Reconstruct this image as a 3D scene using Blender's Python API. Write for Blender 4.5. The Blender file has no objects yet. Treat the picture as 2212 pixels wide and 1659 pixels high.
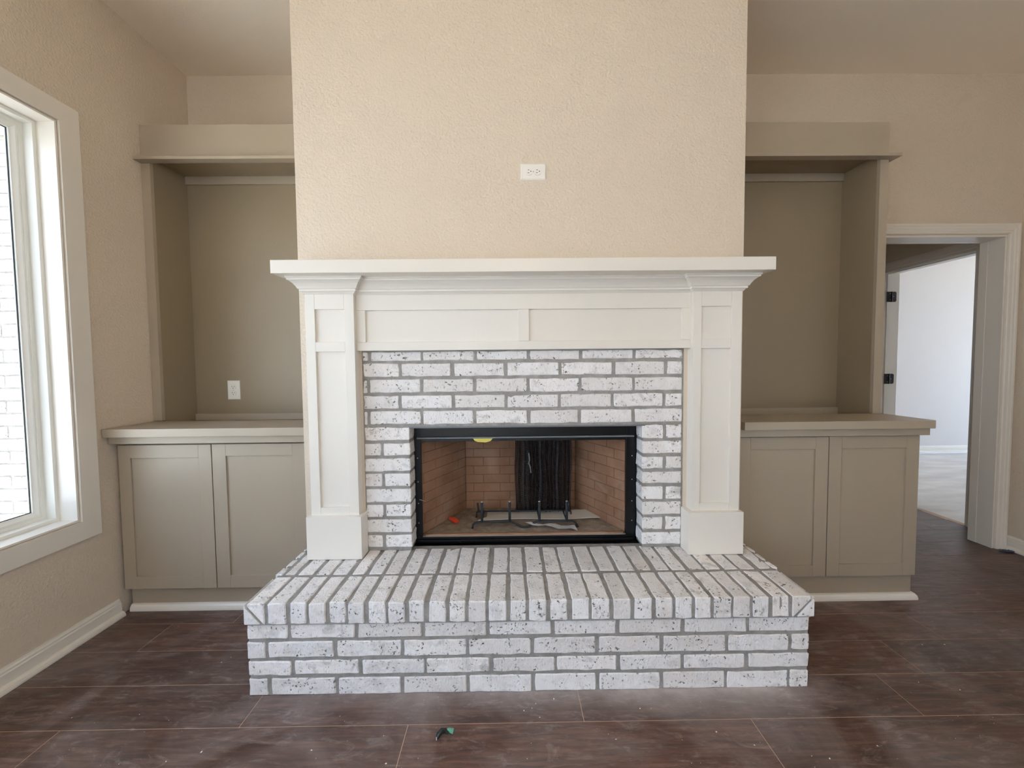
import bpy, bmesh, math, random
from mathutils import Vector, Matrix, noise
random.seed(7)
scn = bpy.context.scene
C = scn.collection
# ------------------------------------------------------------------ camera
cam_d = bpy.data.cameras.new('camera'); cam = bpy.data.objects.new('camera', cam_d); C.objects.link(cam)
def cam_axes():
    yaw, pitch, roll = math.radians(0.508), math.radians(-2.640), math.radians(-0.539)
    cy, sy, cp, sp = math.cos(yaw), math.sin(yaw), math.cos(pitch), math.sin(pitch)
    f = Vector((sy*cp, cy*cp, sp)); r = Vector((cy, -sy, 0)); u = r.cross(f)
    c, s = math.cos(roll), math.sin(roll)
    return c*r + s*u, -s*r + c*u, f
_r, _u, _f = cam_axes()
cam.matrix_world = Matrix(((_r.x, _u.x, -_f.x, 0), (_r.y, _u.y, -_f.y, 0), (_r.z, _u.z, -_f.z, 1.26), (0, 0, 0, 1)))
cam_d.sensor_width = 36; cam_d.sensor_fit = 'HORIZONTAL'; cam_d.lens = 880/2212*36
cam_d.clip_start = 0.02; cam_d.clip_end = 200
scn.camera = cam
# ------------------------------------------------------------------ sky, portals, exposure
SKY = 4.6
world = bpy.data.worlds.new('world'); scn.world = world; world.use_nodes = True
wn = world.node_tree.nodes; wl = world.node_tree.links; wn.clear()
wo = wn.new('ShaderNodeOutputWorld'); wb = wn.new('ShaderNodeBackground')
wc = wn.new('ShaderNodeTexCoord'); ws = wn.new('ShaderNodeSeparateXYZ'); wr = wn.new('ShaderNodeValToRGB')
wl.new(wc.outputs['Generated'], ws.inputs[0]); wl.new(ws.outputs['Z'], wr.inputs[0])
wr.color_ramp.elements[0].position = 0.0; wr.color_ramp.elements[0].color = (0.74, 0.84, 1.0, 1)
wr.color_ramp.elements[1].position = 0.9; wr.color_ramp.elements[1].color = (0.42, 0.63, 1.0, 1)
wl.new(wr.outputs[0], wb.inputs['Color']); wb.inputs['Strength'].default_value = SKY
wl.new(wb.outputs[0], wo.inputs['Surface'])
def portal(name, loc, size, rot):
    d = bpy.data.lights.new(name, 'AREA'); d.shape = 'RECTANGLE'; d.size, d.size_y = size
    d.cycles.is_portal = True
    o = bpy.data.objects.new(name, d); C.objects.link(o); o.location = loc; o.rotation_euler = rot
H2 = math.pi/2
portal('window_portal', (-2.16, 0.93, 1.46), (1.8, 1.86), (0, -H2, 0))
portal('window_portal', (-2.16, -1.4, 1.23), (2.3, 2.35), (0, -H2, 0))
portal('window_portal', (-0.8, -4.22, 1.30), (2.1, 2.3), (H2, 0, 0))
portal('window_portal', (3.40, -2.2, 1.30), (2.3, 2.2), (0, H2, 0))
portal('window_portal', (7.64, 4.2, 1.28), (2.4, 2.35), (0, H2, 0))
scn.view_settings.view_transform = 'Standard'; scn.view_settings.look = 'None'
scn.view_settings.gamma = 1.0; scn.view_settings.use_curve_mapping = False
scn.view_settings.exposure = .10
ld = bpy.data.lights.new('fill_lamp', 'POINT'); ld.energy = 20; ld.shadow_soft_size = .30; ld.color = (1.0, .78, .54)  # unseen fill light added to lift ceiling and walls, no fixture there
lo = bpy.data.objects.new('fill_lamp', ld); C.objects.link(lo); lo.location = (.2, -.8, 2.35)
sd = bpy.data.lights.new('sun', 'SUN'); sd.energy = 36.0; sd.angle = .01; sd.color = (1.0, .96, .90)
so = bpy.data.objects.new('sun', sd); C.objects.link(so); so.location = (0, -8, 14)
so.rotation_euler = Vector((0.0, .42, -.91)).to_track_quat('-Z', 'Y').to_euler()
cy = scn.cycles
cy.max_bounces = 12; cy.diffuse_bounces = 8; cy.glossy_bounces = 4; cy.transparent_max_bounces = 12
cy.use_denoising = True; cy.caustics_reflective = False; cy.caustics_refractive = False
cy.sample_clamp_indirect = 6.0

# ------------------------------------------------------------------ materials
def mat(name):
    m = bpy.data.materials.new(name); m.use_nodes = True
    return m, m.node_tree.nodes, m.node_tree.links, m.node_tree.nodes['Principled BSDF']
def N(n, t, **k):
    x = n.new(t)
    for a, b in k.items():
        if a in x.inputs: x.inputs[a].default_value = b
        else: setattr(x, a, b)
    return x
def coords(n, l, kind='Object', scale=None):
    tc = n.new('ShaderNodeTexCoord')
    if kind == 'World':
        g = n.new('ShaderNodeNewGeometry'); out = g.outputs['Position']
    else: out = tc.outputs[kind]
    if scale:
        mp = n.new('ShaderNodeMapping'); mp.inputs['Scale'].default_value = scale
        l.new(out, mp.inputs[0]); out = mp.outputs[0]
    return out
def noise_tex(n, l, co, scale, detail=4, rough=.55, dist=0.0):
    t = n.new('ShaderNodeTexNoise'); t.inputs['Scale'].default_value = scale; t.inputs['Detail'].default_value = detail
    t.inputs['Roughness'].default_value = rough; t.inputs['Distortion'].default_value = dist
    l.new(co, t.inputs['Vector']); return t.outputs['Fac']
def ramp(n, l, fac, stops):
    r = n.new('ShaderNodeValToRGB'); e = r.color_ramp.elements
    e[0].position, e[0].color = stops[0][0], (*stops[0][1], 1) if len(stops[0][1]) == 3 else stops[0][1]
    e[1].position, e[1].color = stops[-1][0], (*stops[-1][1], 1)
    for p, c in stops[1:-1]:
        x = e.new(p); x.color = (*c, 1)
    l.new(fac, r.inputs[0]); return r.outputs[0]
def mixc(n, l, fac, a, b, mode='MIX'):
    m = n.new('ShaderNodeMix'); m.data_type = 'RGBA'; m.blend_type = mode
    for s, v in ((m.inputs[0], fac), (m.inputs[6], a), (m.inputs[7], b)):
        if hasattr(v, 'is_output') or hasattr(v, 'links'): l.new(v, s)
        else: s.default_value = v if isinstance(v, float) else (*v, 1)
    return m.outputs[2]
def mathn(n, l, op, a, b=0.0, clamp=False):
    m = n.new('ShaderNodeMath'); m.operation = op; m.use_clamp = clamp
    for s, v in ((m.inputs[0], a), (m.inputs[1], b)):
        if isinstance(v, (int, float)): s.default_value = v
        else: l.new(v, s)
    return m.outputs[0]
def bump(n, l, b, h, strength, dist):
    x = n.new('ShaderNodeBump'); x.inputs['Strength'].default_value = strength; x.inputs['Distance'].default_value = dist
    l.new(h, x.inputs['Height']); l.new(x.outputs[0], b.inputs['Normal'])
BW = ((0, 0, 0), (1, 1, 1))
def paint(name, col, rough=.5, bs=0.0, bscale=120, bdist=.001, var=.03):
    m, n, l, b = mat(name); b.inputs['Roughness'].default_value = rough
    co = coords(n, l, 'World')
    f = noise_tex(n, l, co, 1.7, 3)
    b.inputs['Base Color'].default_value = (*col, 1)
    l.new(mixc(n, l, f, tuple(c*(1-var) for c in col), tuple(min(1, c*(1+var)) for c in col)), b.inputs['Base Color'])
    if bs:
        h = noise_tex(n, l, co, bscale, 2, .5)
        bump(n, l, b, h, bs, bdist)
    return m
WALL = paint('wall_paint', (.645, .555, .45), .62, .95, 95, .0035)
CEIL = paint('ceiling_paint', (.90, .82, .71), .8, .25, 120, .002)
TRIM = paint('trim_paint', (.78, .735, .665), .32, .08, 300, .0004, .02)
CAB = paint('cabinet_paint', (.37, .31, .238), .36, .10, 260, .0005, .02)
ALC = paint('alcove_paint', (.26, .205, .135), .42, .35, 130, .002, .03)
VINYL = paint('window_vinyl', (.80, .79, .74), .35)
BEDW = paint('bedroom_wall_paint', (.68, .65, .64), .7, .2, 110, .002)
PLAST = paint('outlet_plastic', (.82, .80, .74), .3)
DARKP = paint('dark_slot', (.02, .018, .016), .6)
SCREW = paint('screw_metal', (.45, .43, .40), .3)

def brick_mat():
    m, n, l, b = mat('whitewashed_brick'); b.inputs['Roughness'].default_value = .85
    co = coords(n, l, 'World')
    oi = n.new('ShaderNodeObjectInfo')
    base = ramp(n, l, noise_tex(n, l, co, 9, 4), [(.3, (.90, .87, .86)), (.55, (.97, .96, .97)), (.75, (.93, .88, .85))])
    tint = ramp(n, l, oi.outputs['Random'], [(0, (.84, .81, .78)), (.5, (.95, .94, .93)), (1, (1, .97, .94))])
    base = mixc(n, l, .9, base, tint, 'MULTIPLY')
    # grout haze smeared over faces
    hz = ramp(n, l, noise_tex(n, l, co, 14, 6, .7, .6), [(.52, (0, 0, 0)), (.68, (1, 1, 1))])
    hw = mathn(n, l, 'MULTIPLY_ADD', oi.outputs['Random'], .5); hw.node.inputs[2].default_value = .18
    hzr = mathn(n, l, 'MULTIPLY', hz, hw)
    base = mixc(n, l, hzr, base, (.40, .38, .36))
    # dark pits
    p1 = ramp(n, l, noise_tex(n, l, co, 95, 3, .6), [(.60, (0, 0, 0)), (.65, (1, 1, 1))])
    p2 = ramp(n, l, noise_tex(n, l, co, 17, 3, .6), [(.46, (0, 0, 0)), (.58, (1, 1, 1))])
    pit = mathn(n, l, 'MULTIPLY', p1, p2)
    p3 = ramp(n, l, noise_tex(n, l, co, 40, 5, .75, 1.0), [(.635, (0, 0, 0)), (.68, (1, 1, 1))])
    pit = mathn(n, l, 'MAXIMUM', pit, mathn(n, l, 'MULTIPLY', p3, .8))
    base = mixc(n, l, pit, base, (.11, .10, .095))
    l.new(base, b.inputs['Base Color'])
    h1 = noise_tex(n, l, coords(n, l, 'World', (1, 1, .45)), 150, 4, .6)
    h2 = noise_tex(n, l, co, 60, 3)
    h = mathn(n, l, 'ADD', h1, mathn(n, l, 'MULTIPLY', h2, .8))
    h = mathn(n, l, 'SUBTRACT', h, mathn(n, l, 'MULTIPLY', pit, .7))
    bump(n, l, b, h, 1.0, .005)
    return m
BRICK = brick_mat()
def mortar_mat():
    m, n, l, b = mat('grey_mortar'); b.inputs['Roughness'].default_value = .95
    co = coords(n, l, 'World')
    c = ramp(n, l, noise_tex(n, l, co, 25, 5, .65), [(.3, (.23, .215, .20)), (.7, (.37, .355, .34))])
    l.new(c, b.inputs['Base Color'])
    bump(n, l, b, noise_tex(n, l, co, 120, 4), .8, .004)
    return m
MORT = mortar_mat()
def fire_mat():
    m, n, l, b = mat('firebrick'); b.inputs['Roughness'].default_value = .9
    co = coords(n, l, 'World')
    c = ramp(n, l, noise_tex(n, l, co, 6, 4), [(.3, (.21, .11, .06)), (.7, (.32, .18, .11))])
    s = ramp(n, l, noise_tex(n, l, co, 4, 3, .6, .8), [(.55, (0, 0, 0)), (.75, (.5, .5, .5))])
    l.new(mixc(n, l, s, c, (.46, .36, .28)), b.inputs['Base Color'])
    bump(n, l, b, noise_tex(n, l, co, 150, 3), .4, .002)
    return m
FIRE = fire_mat()
FIREJ = paint('firebrick_joint', (.17, .095, .06), .95, .3)
def dust_floor_mat():
    m, n, l, b = mat('firebox_dusty_floor'); b.inputs['Roughness'].default_value = .95
    co = coords(n, l, 'World')
    c = ramp(n, l, noise_tex(n, l, co, 22, 6, .7), [(.35, (.22, .16, .115)), (.6, (.36, .29, .22)), (.8, (.55, .50, .44))])
    l.new(c, b.inputs['Base Color']); bump(n, l, b, noise_tex(n, l, co, 90, 4), .6, .003)
    return m
FDUST = dust_floor_mat()
def black_metal(name='black_metal', col=(.005, .005, .006), rough=.30, scr=True):
    m, n, l, b = mat(name); b.inputs['Roughness'].default_value = rough; b.inputs['Specular IOR Level'].default_value = .3
    co = coords(n, l, 'World', (1, 1, 1))
    if scr:
        s = ramp(n, l, noise_tex(n, l, coords(n, l, 'World', (1, 3, 6)), 38, 5, .7, .6), [(.68, (0, 0, 0)), (.76, (1, 1, 1))])
        l.new(mixc(n, l, mathn(n, l, 'MULTIPLY', s, .5), col, (.40, .40, .40)), b.inputs['Base Color'])
    else: b.inputs['Base Color'].default_value = (*col, 1)
    return m
BLACK = black_metal()
IRON = black_metal('wrought_iron', (.028, .032, .036), .55, False)
HINGE = black_metal('dark_hinge', (.018, .014, .012), .4, False)
ROD = black_metal('grey_track', (.16, .17, .19), .3, False)
def wood_floor():
    m, n, l, b = mat('dark_vinyl_plank')
    oi = n.new('ShaderNodeObjectInfo')
    tc = n.new('ShaderNodeTexCoord')
    off = n.new('ShaderNodeVectorMath'); off.operation = 'ADD'
    sc_ = n.new('ShaderNodeVectorMath'); sc_.operation = 'SCALE'; sc_.inputs['Scale'].default_value = 1.0
    cx = n.new('ShaderNodeCombineXYZ')
    l.new(mathn(n, l, 'MULTIPLY', oi.outputs['Random'], 37.0), cx.inputs[0]); l.new(mathn(n, l, 'MULTIPLY', oi.outputs['Random'], 11.0), cx.inputs[1])
    l.new(tc.outputs['Object'], off.inputs[0]); l.new(cx.outputs[0], off.inputs[1])
    mp = n.new('ShaderNodeMapping'); mp.inputs['Scale'].default_value = (1.1, 11, 1); l.new(off.outputs[0], mp.inputs[0])
    grain = noise_tex(n, l, mp.outputs[0], 5, 8, .65, .7)
    col = ramp(n, l, grain, [(.32, (.034, .017, .012)), (.5, (.075, .038, .027)), (.68, (.13, .072, .053))])
    tint = ramp(n, l, oi.outputs['Random'], [(0, (.78, .78, .8)), (1, (1.25, 1.15, 1.1))])
    col = mixc(n, l, 1.0, col, tint, 'MULTIPLY')
    g = coords(n, l, 'World')
    # drywall dust: broad film, wiped streaks, speckles
    film = ramp(n, l, noise_tex(n, l, g, 2.1, 6, .62, .9), [(.42, (0, 0, 0)), (.68, (1, 1, 1))])
    rot = n.new('ShaderNodeMapping'); rot.inputs['Rotation'].default_value = (0, 0, .75); rot.inputs['Scale'].default_value = (1, 3.2, 1); l.new(g, rot.inputs[0])
    st = ramp(n, l, noise_tex(n, l, rot.outputs[0], 5.5, 7, .72, 1.6), [(.54, (0, 0, 0)), (.78, (1, 1, 1))])
    rot2 = n.new('ShaderNodeMapping'); rot2.inputs['Rotation'].default_value = (0, 0, -.6); rot2.inputs['Scale'].default_value = (1, 5, 1); l.new(g, rot2.inputs[0])
    st2 = ramp(n, l, noise_tex(n, l, rot2.outputs[0], 6.5, 7, .75, 1.2), [(.56, (0, 0, 0)), (.80, (1, 1, 1))])
    # heavier dust swept against the hearth
    sx = n.new('ShaderNodeSeparateXYZ'); l.new(g, sx.inputs[0])
    mr = n.new('ShaderNodeMapRange'); mr.inputs['From Min'].default_value = 1.36; mr.inputs['From Max'].default_value = 1.53; l.new(sx.outputs['Y'], mr.inputs['Value'])
    mr2 = n.new('ShaderNodeMapRange'); mr2.inputs['From Min'].default_value = 1.62; mr2.inputs['From Max'].default_value = 1.56; l.new(sx.outputs['Y'], mr2.inputs['Value'])
    mrx = n.new('ShaderNodeMapRange'); mrx.inputs['From Min'].default_value = 1.3; mrx.inputs['From Max'].default_value = 1.0; l.new(sx.outputs['X'], mrx.inputs['Value'])
    mrx2 = n.new('ShaderNodeMapRange'); mrx2.inputs['From Min'].default_value = -1.05; mrx2.inputs['From Max'].default_value = .5; l.new(sx.outputs['X'], mrx2.inputs['Value'])
    hd = mathn(n, l, 'MULTIPLY', mathn(n, l, 'POWER', mr.outputs[0], 2.0), mathn(n, l, 'MULTIPLY', mrx.outputs[0], mathn(n, l, 'MULTIPLY', mrx2.outputs[0], 1.2)))
    hd = mathn(n, l, 'MULTIPLY', mathn(n, l, 'MULTIPLY', hd, mr2.outputs[0]), noise_tex(n, l, g, 9, 6, .7))
    sp = ramp(n, l, noise_tex(n, l, g, 170, 2, .5), [(.70, (0, 0, 0)), (.76, (1, 1, 1))])
    sp = mathn(n, l, 'MULTIPLY', sp, ramp(n, l, noise_tex(n, l, g, 3, 3), [(.45, (0, 0, 0)), (.7, (1, 1, 1))]))
    d = mathn(n, l, 'MULTIPLY', film, .26)
    d = mathn(n, l, 'ADD', d, mathn(n, l, 'MULTIPLY', st, .42)); d = mathn(n, l, 'ADD', d, mathn(n, l, 'MULTIPLY', st2, .34))
    d = mathn(n, l, 'ADD', d, mathn(n, l, 'MULTIPLY', hd, 1.5)); d = mathn(n, l, 'ADD', d, mathn(n, l, 'MULTIPLY', sp, .10), True)
    col = mixc(n, l, d, col, (.46, .41, .40))
    l.new(col, b.inputs['Base Color'])
    r = mathn(n, l, 'MULTIPLY_ADD', d, .5); r.node.inputs[2].default_value = .40
    l.new(r, b.inputs['Roughness'])
    bump(n, l, b, grain, .15, .001)
    return m
PLANK = wood_floor()
SUBF = paint('dusty_joint', (.62, .44, .31), .9)
def concrete():
    m, n, l, b = mat('bare_slab'); b.inputs['Roughness'].default_value = .55
    co = coords(n, l, 'World', (1, 3, 1))
    c = ramp(n, l, noise_tex(n, l, co, 2.2, 5, .6), [(.35, (.62, .58, .55)), (.7, (.82, .79, .76))])
    l.new(c, b.inputs['Base Color']); return m
SLAB = concrete()
def glass():
    m, n, l, b = mat('window_glass'); n.remove(b); o = n['Material Output']
    t = n.new('ShaderNodeBsdfTransparent'); t.inputs[0].default_value = (.95, .97, .96, 1)
    g = n.new('ShaderNodeBsdfGlossy'); g.inputs['Roughness'].default_value = .02
    lw = n.new('ShaderNodeLayerWeight'); lw.inputs[0].default_value = .5
    fr = mathn(n, l, 'MULTIPLY_ADD', mathn(n, l, 'POWER', lw.outputs['Facing'], 5.0), .9); fr.node.inputs[2].default_value = .04
    x = n.new('ShaderNodeMixShader'); l.new(fr, x.inputs[0]); l.new(t.outputs[0], x.inputs[1]); l.new(g.outputs[0], x.inputs[2])
    l.new(x.outputs[0], o.inputs[0]); return m
GLASS = glass()
def chain():
    m, n, l, b = mat('woven_wire_mesh'); o = n['Material Output']
    b.inputs['Base Color'].default_value = (.035, .035, .04, 1); b.inputs['Metallic'].default_value = .6; b.inputs['Roughness'].default_value = .4
    co = coords(n, l, 'World')
    w1 = n.new('ShaderNodeTexWave'); w1.bands_direction = 'DIAGONAL'; w1.inputs['Scale'].default_value = 55; l.new(co, w1.inputs[0])
    mp = n.new('ShaderNodeMapping'); mp.inputs['Scale'].default_value = (-1, 1, 1); l.new(co, mp.inputs[0])
    w2 = n.new('ShaderNodeTexWave'); w2.bands_direction = 'DIAGONAL'; w2.inputs['Scale'].default_value = 55; l.new(mp.outputs[0], w2.inputs[0])
    mx = mathn(n, l, 'MAXIMUM', w1.outputs['Fac'], w2.outputs['Fac'])
    a = ramp(n, l, mx, [(.42, (.12, .12, .12)), (.58, (1, 1, 1))])
    l.new(a, b.inputs['Alpha'])
    bump(n, l, b, mx, .6, .002)
    return m
CHAIN = chain()
RED = paint('orange_plastic', (.62, .055, .02), .4)
CARD = paint('grey_board', (.68, .63, .55), .8, .2)
PAPER = paint('white_plastic_scrap', (.85, .84, .83), .5, .3)
YEL = paint('yellow_label', (.70, .60, .12), .5)
GREEN = paint('green_plastic', (.10, .33, .22), .35)
BLKP = paint('black_plastic', (.012, .014, .013), .3)
BLUE = paint('blue_tape', (.03, .05, .13), .6)
FLECK = paint('white_debris', (.80, .76, .70), .8)
SOIL = paint('pale_ground', (.56, .55, .53), .95, .3)

# ------------------------------------------------------------------ mesh helpers
class MB:
    def __init__(s): s.bm = bmesh.new()
    def box(s, x0, x1, y0, y1, z0, z1, bev=0.0, seg=2):
        bm = s.bm
        c = [(x, y, z) for z in (z0, z1) for y in (y0, y1) for x in (x0, x1)]
        v = [bm.verts.new(p) for p in c]
        fs = [bm.faces.new([v[i] for i in f]) for f in ((0, 2, 3, 1), (4, 5, 7, 6), (0, 1, 5, 4), (2, 6, 7, 3), (0, 4, 6, 2), (1, 3, 7, 5))]
        if bev:
            es = list({e for f in fs for e in f.edges})
            bmesh.ops.bevel(bm, geom=es, offset=bev, segments=seg, affect='EDGES', profile=.5)
        return s
    def prism(s, pts, z0, z1, axis='Z'):
        bm = s.bm
        def P(a, b, c): return {'Z': (a, b, c), 'Y': (a, c, b), 'X': (c, a, b)}[axis]
        lo = [bm.verts.new(P(a, b, z0)) for a, b in pts]; hi = [bm.verts.new(P(a, b, z1)) for a, b in pts]
        n = len(pts); bm.faces.new(lo); bm.faces.new(hi)
        for i in range(n): bm.faces.new((lo[i], lo[(i+1) % n], hi[(i+1) % n], hi[i]))
        return s
    def sweep(s, path, nrm, prof, closed=False):
        """profile (a, b): a to the right of travel seen with nrm up (t x n), b along nrm"""
        bm = s.bm; P = [Vector(p) for p in path]; n_ = Vector(nrm); k = len(P)
        segs = [(P[(i+1) % k]-P[i]).normalized() for i in range(k if closed else k-1)]
        side = [t.cross(n_).normalized() for t in segs]
        rings = []
        for i in range(k):
            if closed: a, b = side[i-1], side[i]
            else: a, b = side[max(0, i-1)], side[min(k-2, i)]
            m = (a+b)/(1+a.dot(b))
            rings.append([bm.verts.new(P[i]+m*u+n_*w) for u, w in prof])
        q = len(prof)
        for i in range(k if closed else k-1):
            A, B = rings[i], rings[(i+1) % k]
            for j in range(q): bm.faces.new((A[j], A[(j+1) % q], B[(j+1) % q], B[j]))
        if not closed: bm.faces.new(rings[0]); bm.faces.new(rings[-1])
        return s
    def tube(s, pts, r, seg=8):
        bm = s.bm; P = [Vector(p) for p in pts]; rings = []
        up = Vector((0, 0, 1))
        for i, p in enumerate(P):
            t = ((P[i]-P[i-1]).normalized() if i else Vector()) + ((P[i+1]-P[i]).normalized() if i < len(P)-1 else Vector())
            t.normalize(); a = t.cross(up if abs(t.z) < .9 else Vector((0, 1, 0))).normalized(); b = t.cross(a)
            rr = r[i] if isinstance(r, (list, tuple)) else r
            rings.append([bm.verts.new(p+(a*math.cos(2*math.pi*j/seg)+b*math.sin(2*math.pi*j/seg))*rr) for j in range(seg)])
        for A, B in zip(rings, rings[1:]):
            for j in range(seg): bm.faces.new((A[j], A[(j+1) % seg], B[(j+1) % seg], B[j]))
        bm.faces.new(rings[0]); bm.faces.new(rings[-1]); return s
    def obj(s, name, m, parent=None, smooth=False, **props):
        bm = s.bm; bmesh.ops.recalc_face_normals(bm, faces=bm.faces)
        xs = [v.co for v in bm.verts]
        c = Vector([(min(v[i] for v in xs)+max(v[i] for v in xs))/2 for i in range(3)])
        if parent is None: c.z = min(v.z for v in xs)
        for v in bm.verts: v.co -= c
        me = bpy.data.meshes.new(name); bm.to_mesh(me); bm.free(); me.materials.append(m)
        if smooth:
            for p in me.polygons: p.use_smooth = True
        o = bpy.data.objects.new(name, me); C.objects.link(o)
        place(o, c, parent)
        for k, v in props.items(): o[k] = v
        return o
WORLD = {}
def place(o, c, parent):
    WORLD[o.name] = Vector(c)
    if parent is not None:
        o.parent = parent; o.location = Vector(c)-WORLD[parent.name]
    else: o.location = c
def thing(name, label, cat, loc, group=None):
    o = bpy.data.objects.new(name, None); C.objects.link(o); o.empty_display_size = .1
    o.location = loc; WORLD[o.name] = Vector(loc); o['label'] = label; o['category'] = cat
    if group: o['group'] = group
    return o
def B(name, m, parent, *b, bev=.0, **p): return MB().box(*b, bev=bev).obj(name, m, parent, **p)
def S(name, m, parent, *b, **p): 
    o = MB().box(*b).obj(name, m, parent)
    if parent is None: o['kind'] = 'structure'
    return o
def shapes(name, m, parent, boxes, bev=0.0, struct=False, **p):
    mb = MB()
    for b in boxes: mb.box(*b, bev=bev)
    o = mb.obj(name, m, parent, **p)
    if struct: o['kind'] = 'structure'
    return o

# ------------------------------------------------------------------ room shell
XL, YB, ZC, XR, YF = -2.0, 2.658, 3.09, 3.345, -4.2
WY0, WY1, WZ0, WZ1 = 0.03, 1.872, .560, 2.358          # left window opening
def add_struct(name, m, boxes): return shapes(name, m, None, boxes, struct=True)
add_struct('wall_left', WALL, [(XL-.16, XL, WY1, YB+.142, 0, ZC), (XL-.16, XL, -.2, WY0, 0, ZC), (XL-.16, XL, -2.6, -.2, 0, .06), (XL-.16, XL, -2.6, -.2, 2.4, ZC),
    (XL-.16, XL, YF-.16, -2.6, 0, ZC), (XL-.16, XL, WY0, WY1, 0, WZ0), (XL-.16, XL, WY0, WY1, WZ1, ZC)])
add_struct('wall_back', WALL, [(XL, 2.34, YB, YB+.142, 0, ZC), (2.34, 3.25, YB, YB+.142, 2.075, ZC), (3.25, XR+.14, YB, YB+.142, 0, ZC)])
add_struct('wall_right', WALL, [(XR, XR+.14, YF-.16, -3.35, 0, ZC), (XR, XR+.14, -1.05, YB, 0, ZC), (XR, XR+.14, -3.35, -1.05, 0, .2), (XR, XR+.14, -3.35, -1.05, 2.4, ZC)])
add_struct('wall_front', WALL, [(XL, -1.85, YF-.16, YF, 0, ZC), (-1.85, .25, YF-.16, YF, 0, .15), (-1.85, .25, YF-.16, YF, 2.45, ZC), (.25, XR, YF-.16, YF, 0, ZC)])
add_struct('ceiling', CEIL, [(XL-.16, XR+.14, YF-.16, YB+.142, ZC, ZC+.12)])
# hall and bedroom beyond the cased opening
HX, HT = 3.49, 3.63
add_struct('wall_hall', WALL, [(HX, HT, YB+.142, 3.03, 0, 2.75), (HX, HT, 3.03, 3.80, 2.09, 2.75), (HX, HT, 3.80, 5.5, 0, 2.75), (1.6, HX, 5.0, 5.14, 0, 2.75), (1.46, 1.6, YB+.142, 5.14, 0, 2.75)])
add_struct('wall_bedroom', BEDW, [(HT, 7.7, 5.5, 5.64, 0, 2.75), (HT+.001, 7.7, 2.66, 2.80, 0, 2.75), (HT, HT+.012, 2.80, 3.03, 0, 2.75), (HT, HT+.012, 3.80, 5.5, 0, 2.75), (HT, HT+.012, 3.03, 3.80, 2.09, 2.75),
    (7.56, 7.7, 2.8, 3.0, 0, 2.75), (7.56, 7.7, 5.4, 5.5, 0, 2.75), (7.56, 7.7, 3.0, 5.4, 0, .1), (7.56, 7.7, 3.0, 5.4, 2.45, 2.75)])
add_struct('ceiling', CEIL, [(1.46, 7.7, YB+.142, 5.64, 2.75, 2.85)])
# chimney breast with the pocket for brickwork and firebox
CXL, CXR, CY, HZ_ = -.974, 1.111, 1.930, .372
mb = MB()
mb.box(CXL, -.69, CY, YB, HZ_, ZC); mb.box(.835, CXR, CY, YB, HZ_, ZC); mb.box(CXL, -.69, 1.987, YB, 0, HZ_); mb.box(.835, CXR, 1.987, YB, 0, HZ_)
mb.box(-.69, .835, CY, YB, 1.345, ZC); mb.box(-.69, .835, 2.52, YB, 0, 1.345)
bmesh.ops.remove_doubles(mb.bm, verts=mb.bm.verts, dist=1e-5)
o = mb.obj('wall_chimney', WALL); o['kind'] = 'structure'

# floor: slab with every plank its own piece
fl = MB().box(XL-.16, HX+.04, YF, 5.2, -.08, -.0009).obj('floor', SUBF); fl['kind'] = 'structure'
PW, PL = .1975, 1.213
offs = {0: -1.578, 1: -.957, 2: -.755, 3: -1.668, 4: -1.375, 5: -1.02}
k0 = math.floor((YF-1.183)/PW)
pm = {}
def plank(x0, x1, y0, y1):
    key = (round(x1-x0, 3), round(y1-y0, 3))
    if key not in pm:
        mb = MB(); w, d = (x1-x0)/2, (y1-y0)/2
        v = [mb.bm.verts.new(p) for p in ((-w, -d, -.0008), (w, -d, -.0008), (w, d, -.0008), (-w, d, -.0008))]
        e = .0004
        t = [mb.bm.verts.new(p) for p in ((-w+e, -d+e, 0), (w-e, -d+e, 0), (w-e, d-e, 0), (-w+e, d-e, 0))]
        mb.bm.faces.new(t)
        for i in range(4): mb.bm.faces.new((v[i], v[(i+1) % 4], t[(i+1) % 4], t[i]))
        me = bpy.data.meshes.new('plank'); mb.bm.to_mesh(me); mb.bm.free(); me.materials.append(PLANK); pm[key] = me
    o = bpy.data.objects.new('plank', pm[key]); C.objects.link(o); place(o, ((x0+x1)/2, (y0+y1)/2, 0), fl)
G = .0010
for k in range(k0, 22):
    y0 = 1.183+k*PW; y1 = y0+PW
    if y1 <= YF: continue
    y0c, y1c = max(y0, YF), y1
    if y0c > 4.95: break
    j = offs[k % 6] if k % 6 in offs else 0
    x = j - PL*4
    while x < HX:
        a, b = max(x, XL if y0c < 2.6 else 1.6), min(x+PL, (XR if y1c < YB+.1 else HX+.0))
        if b-a > .03: plank(a+G, b-G, y0c+G, min(y1c, 5.0)-G)
        x += PL
# threshold gap inside the side doorway then bare slab
o = MB().box(HX+.04, 7.7, 2.8, 5.5, -.06, -.004).obj('floor', SLAB); o['kind'] = 'structure'

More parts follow.
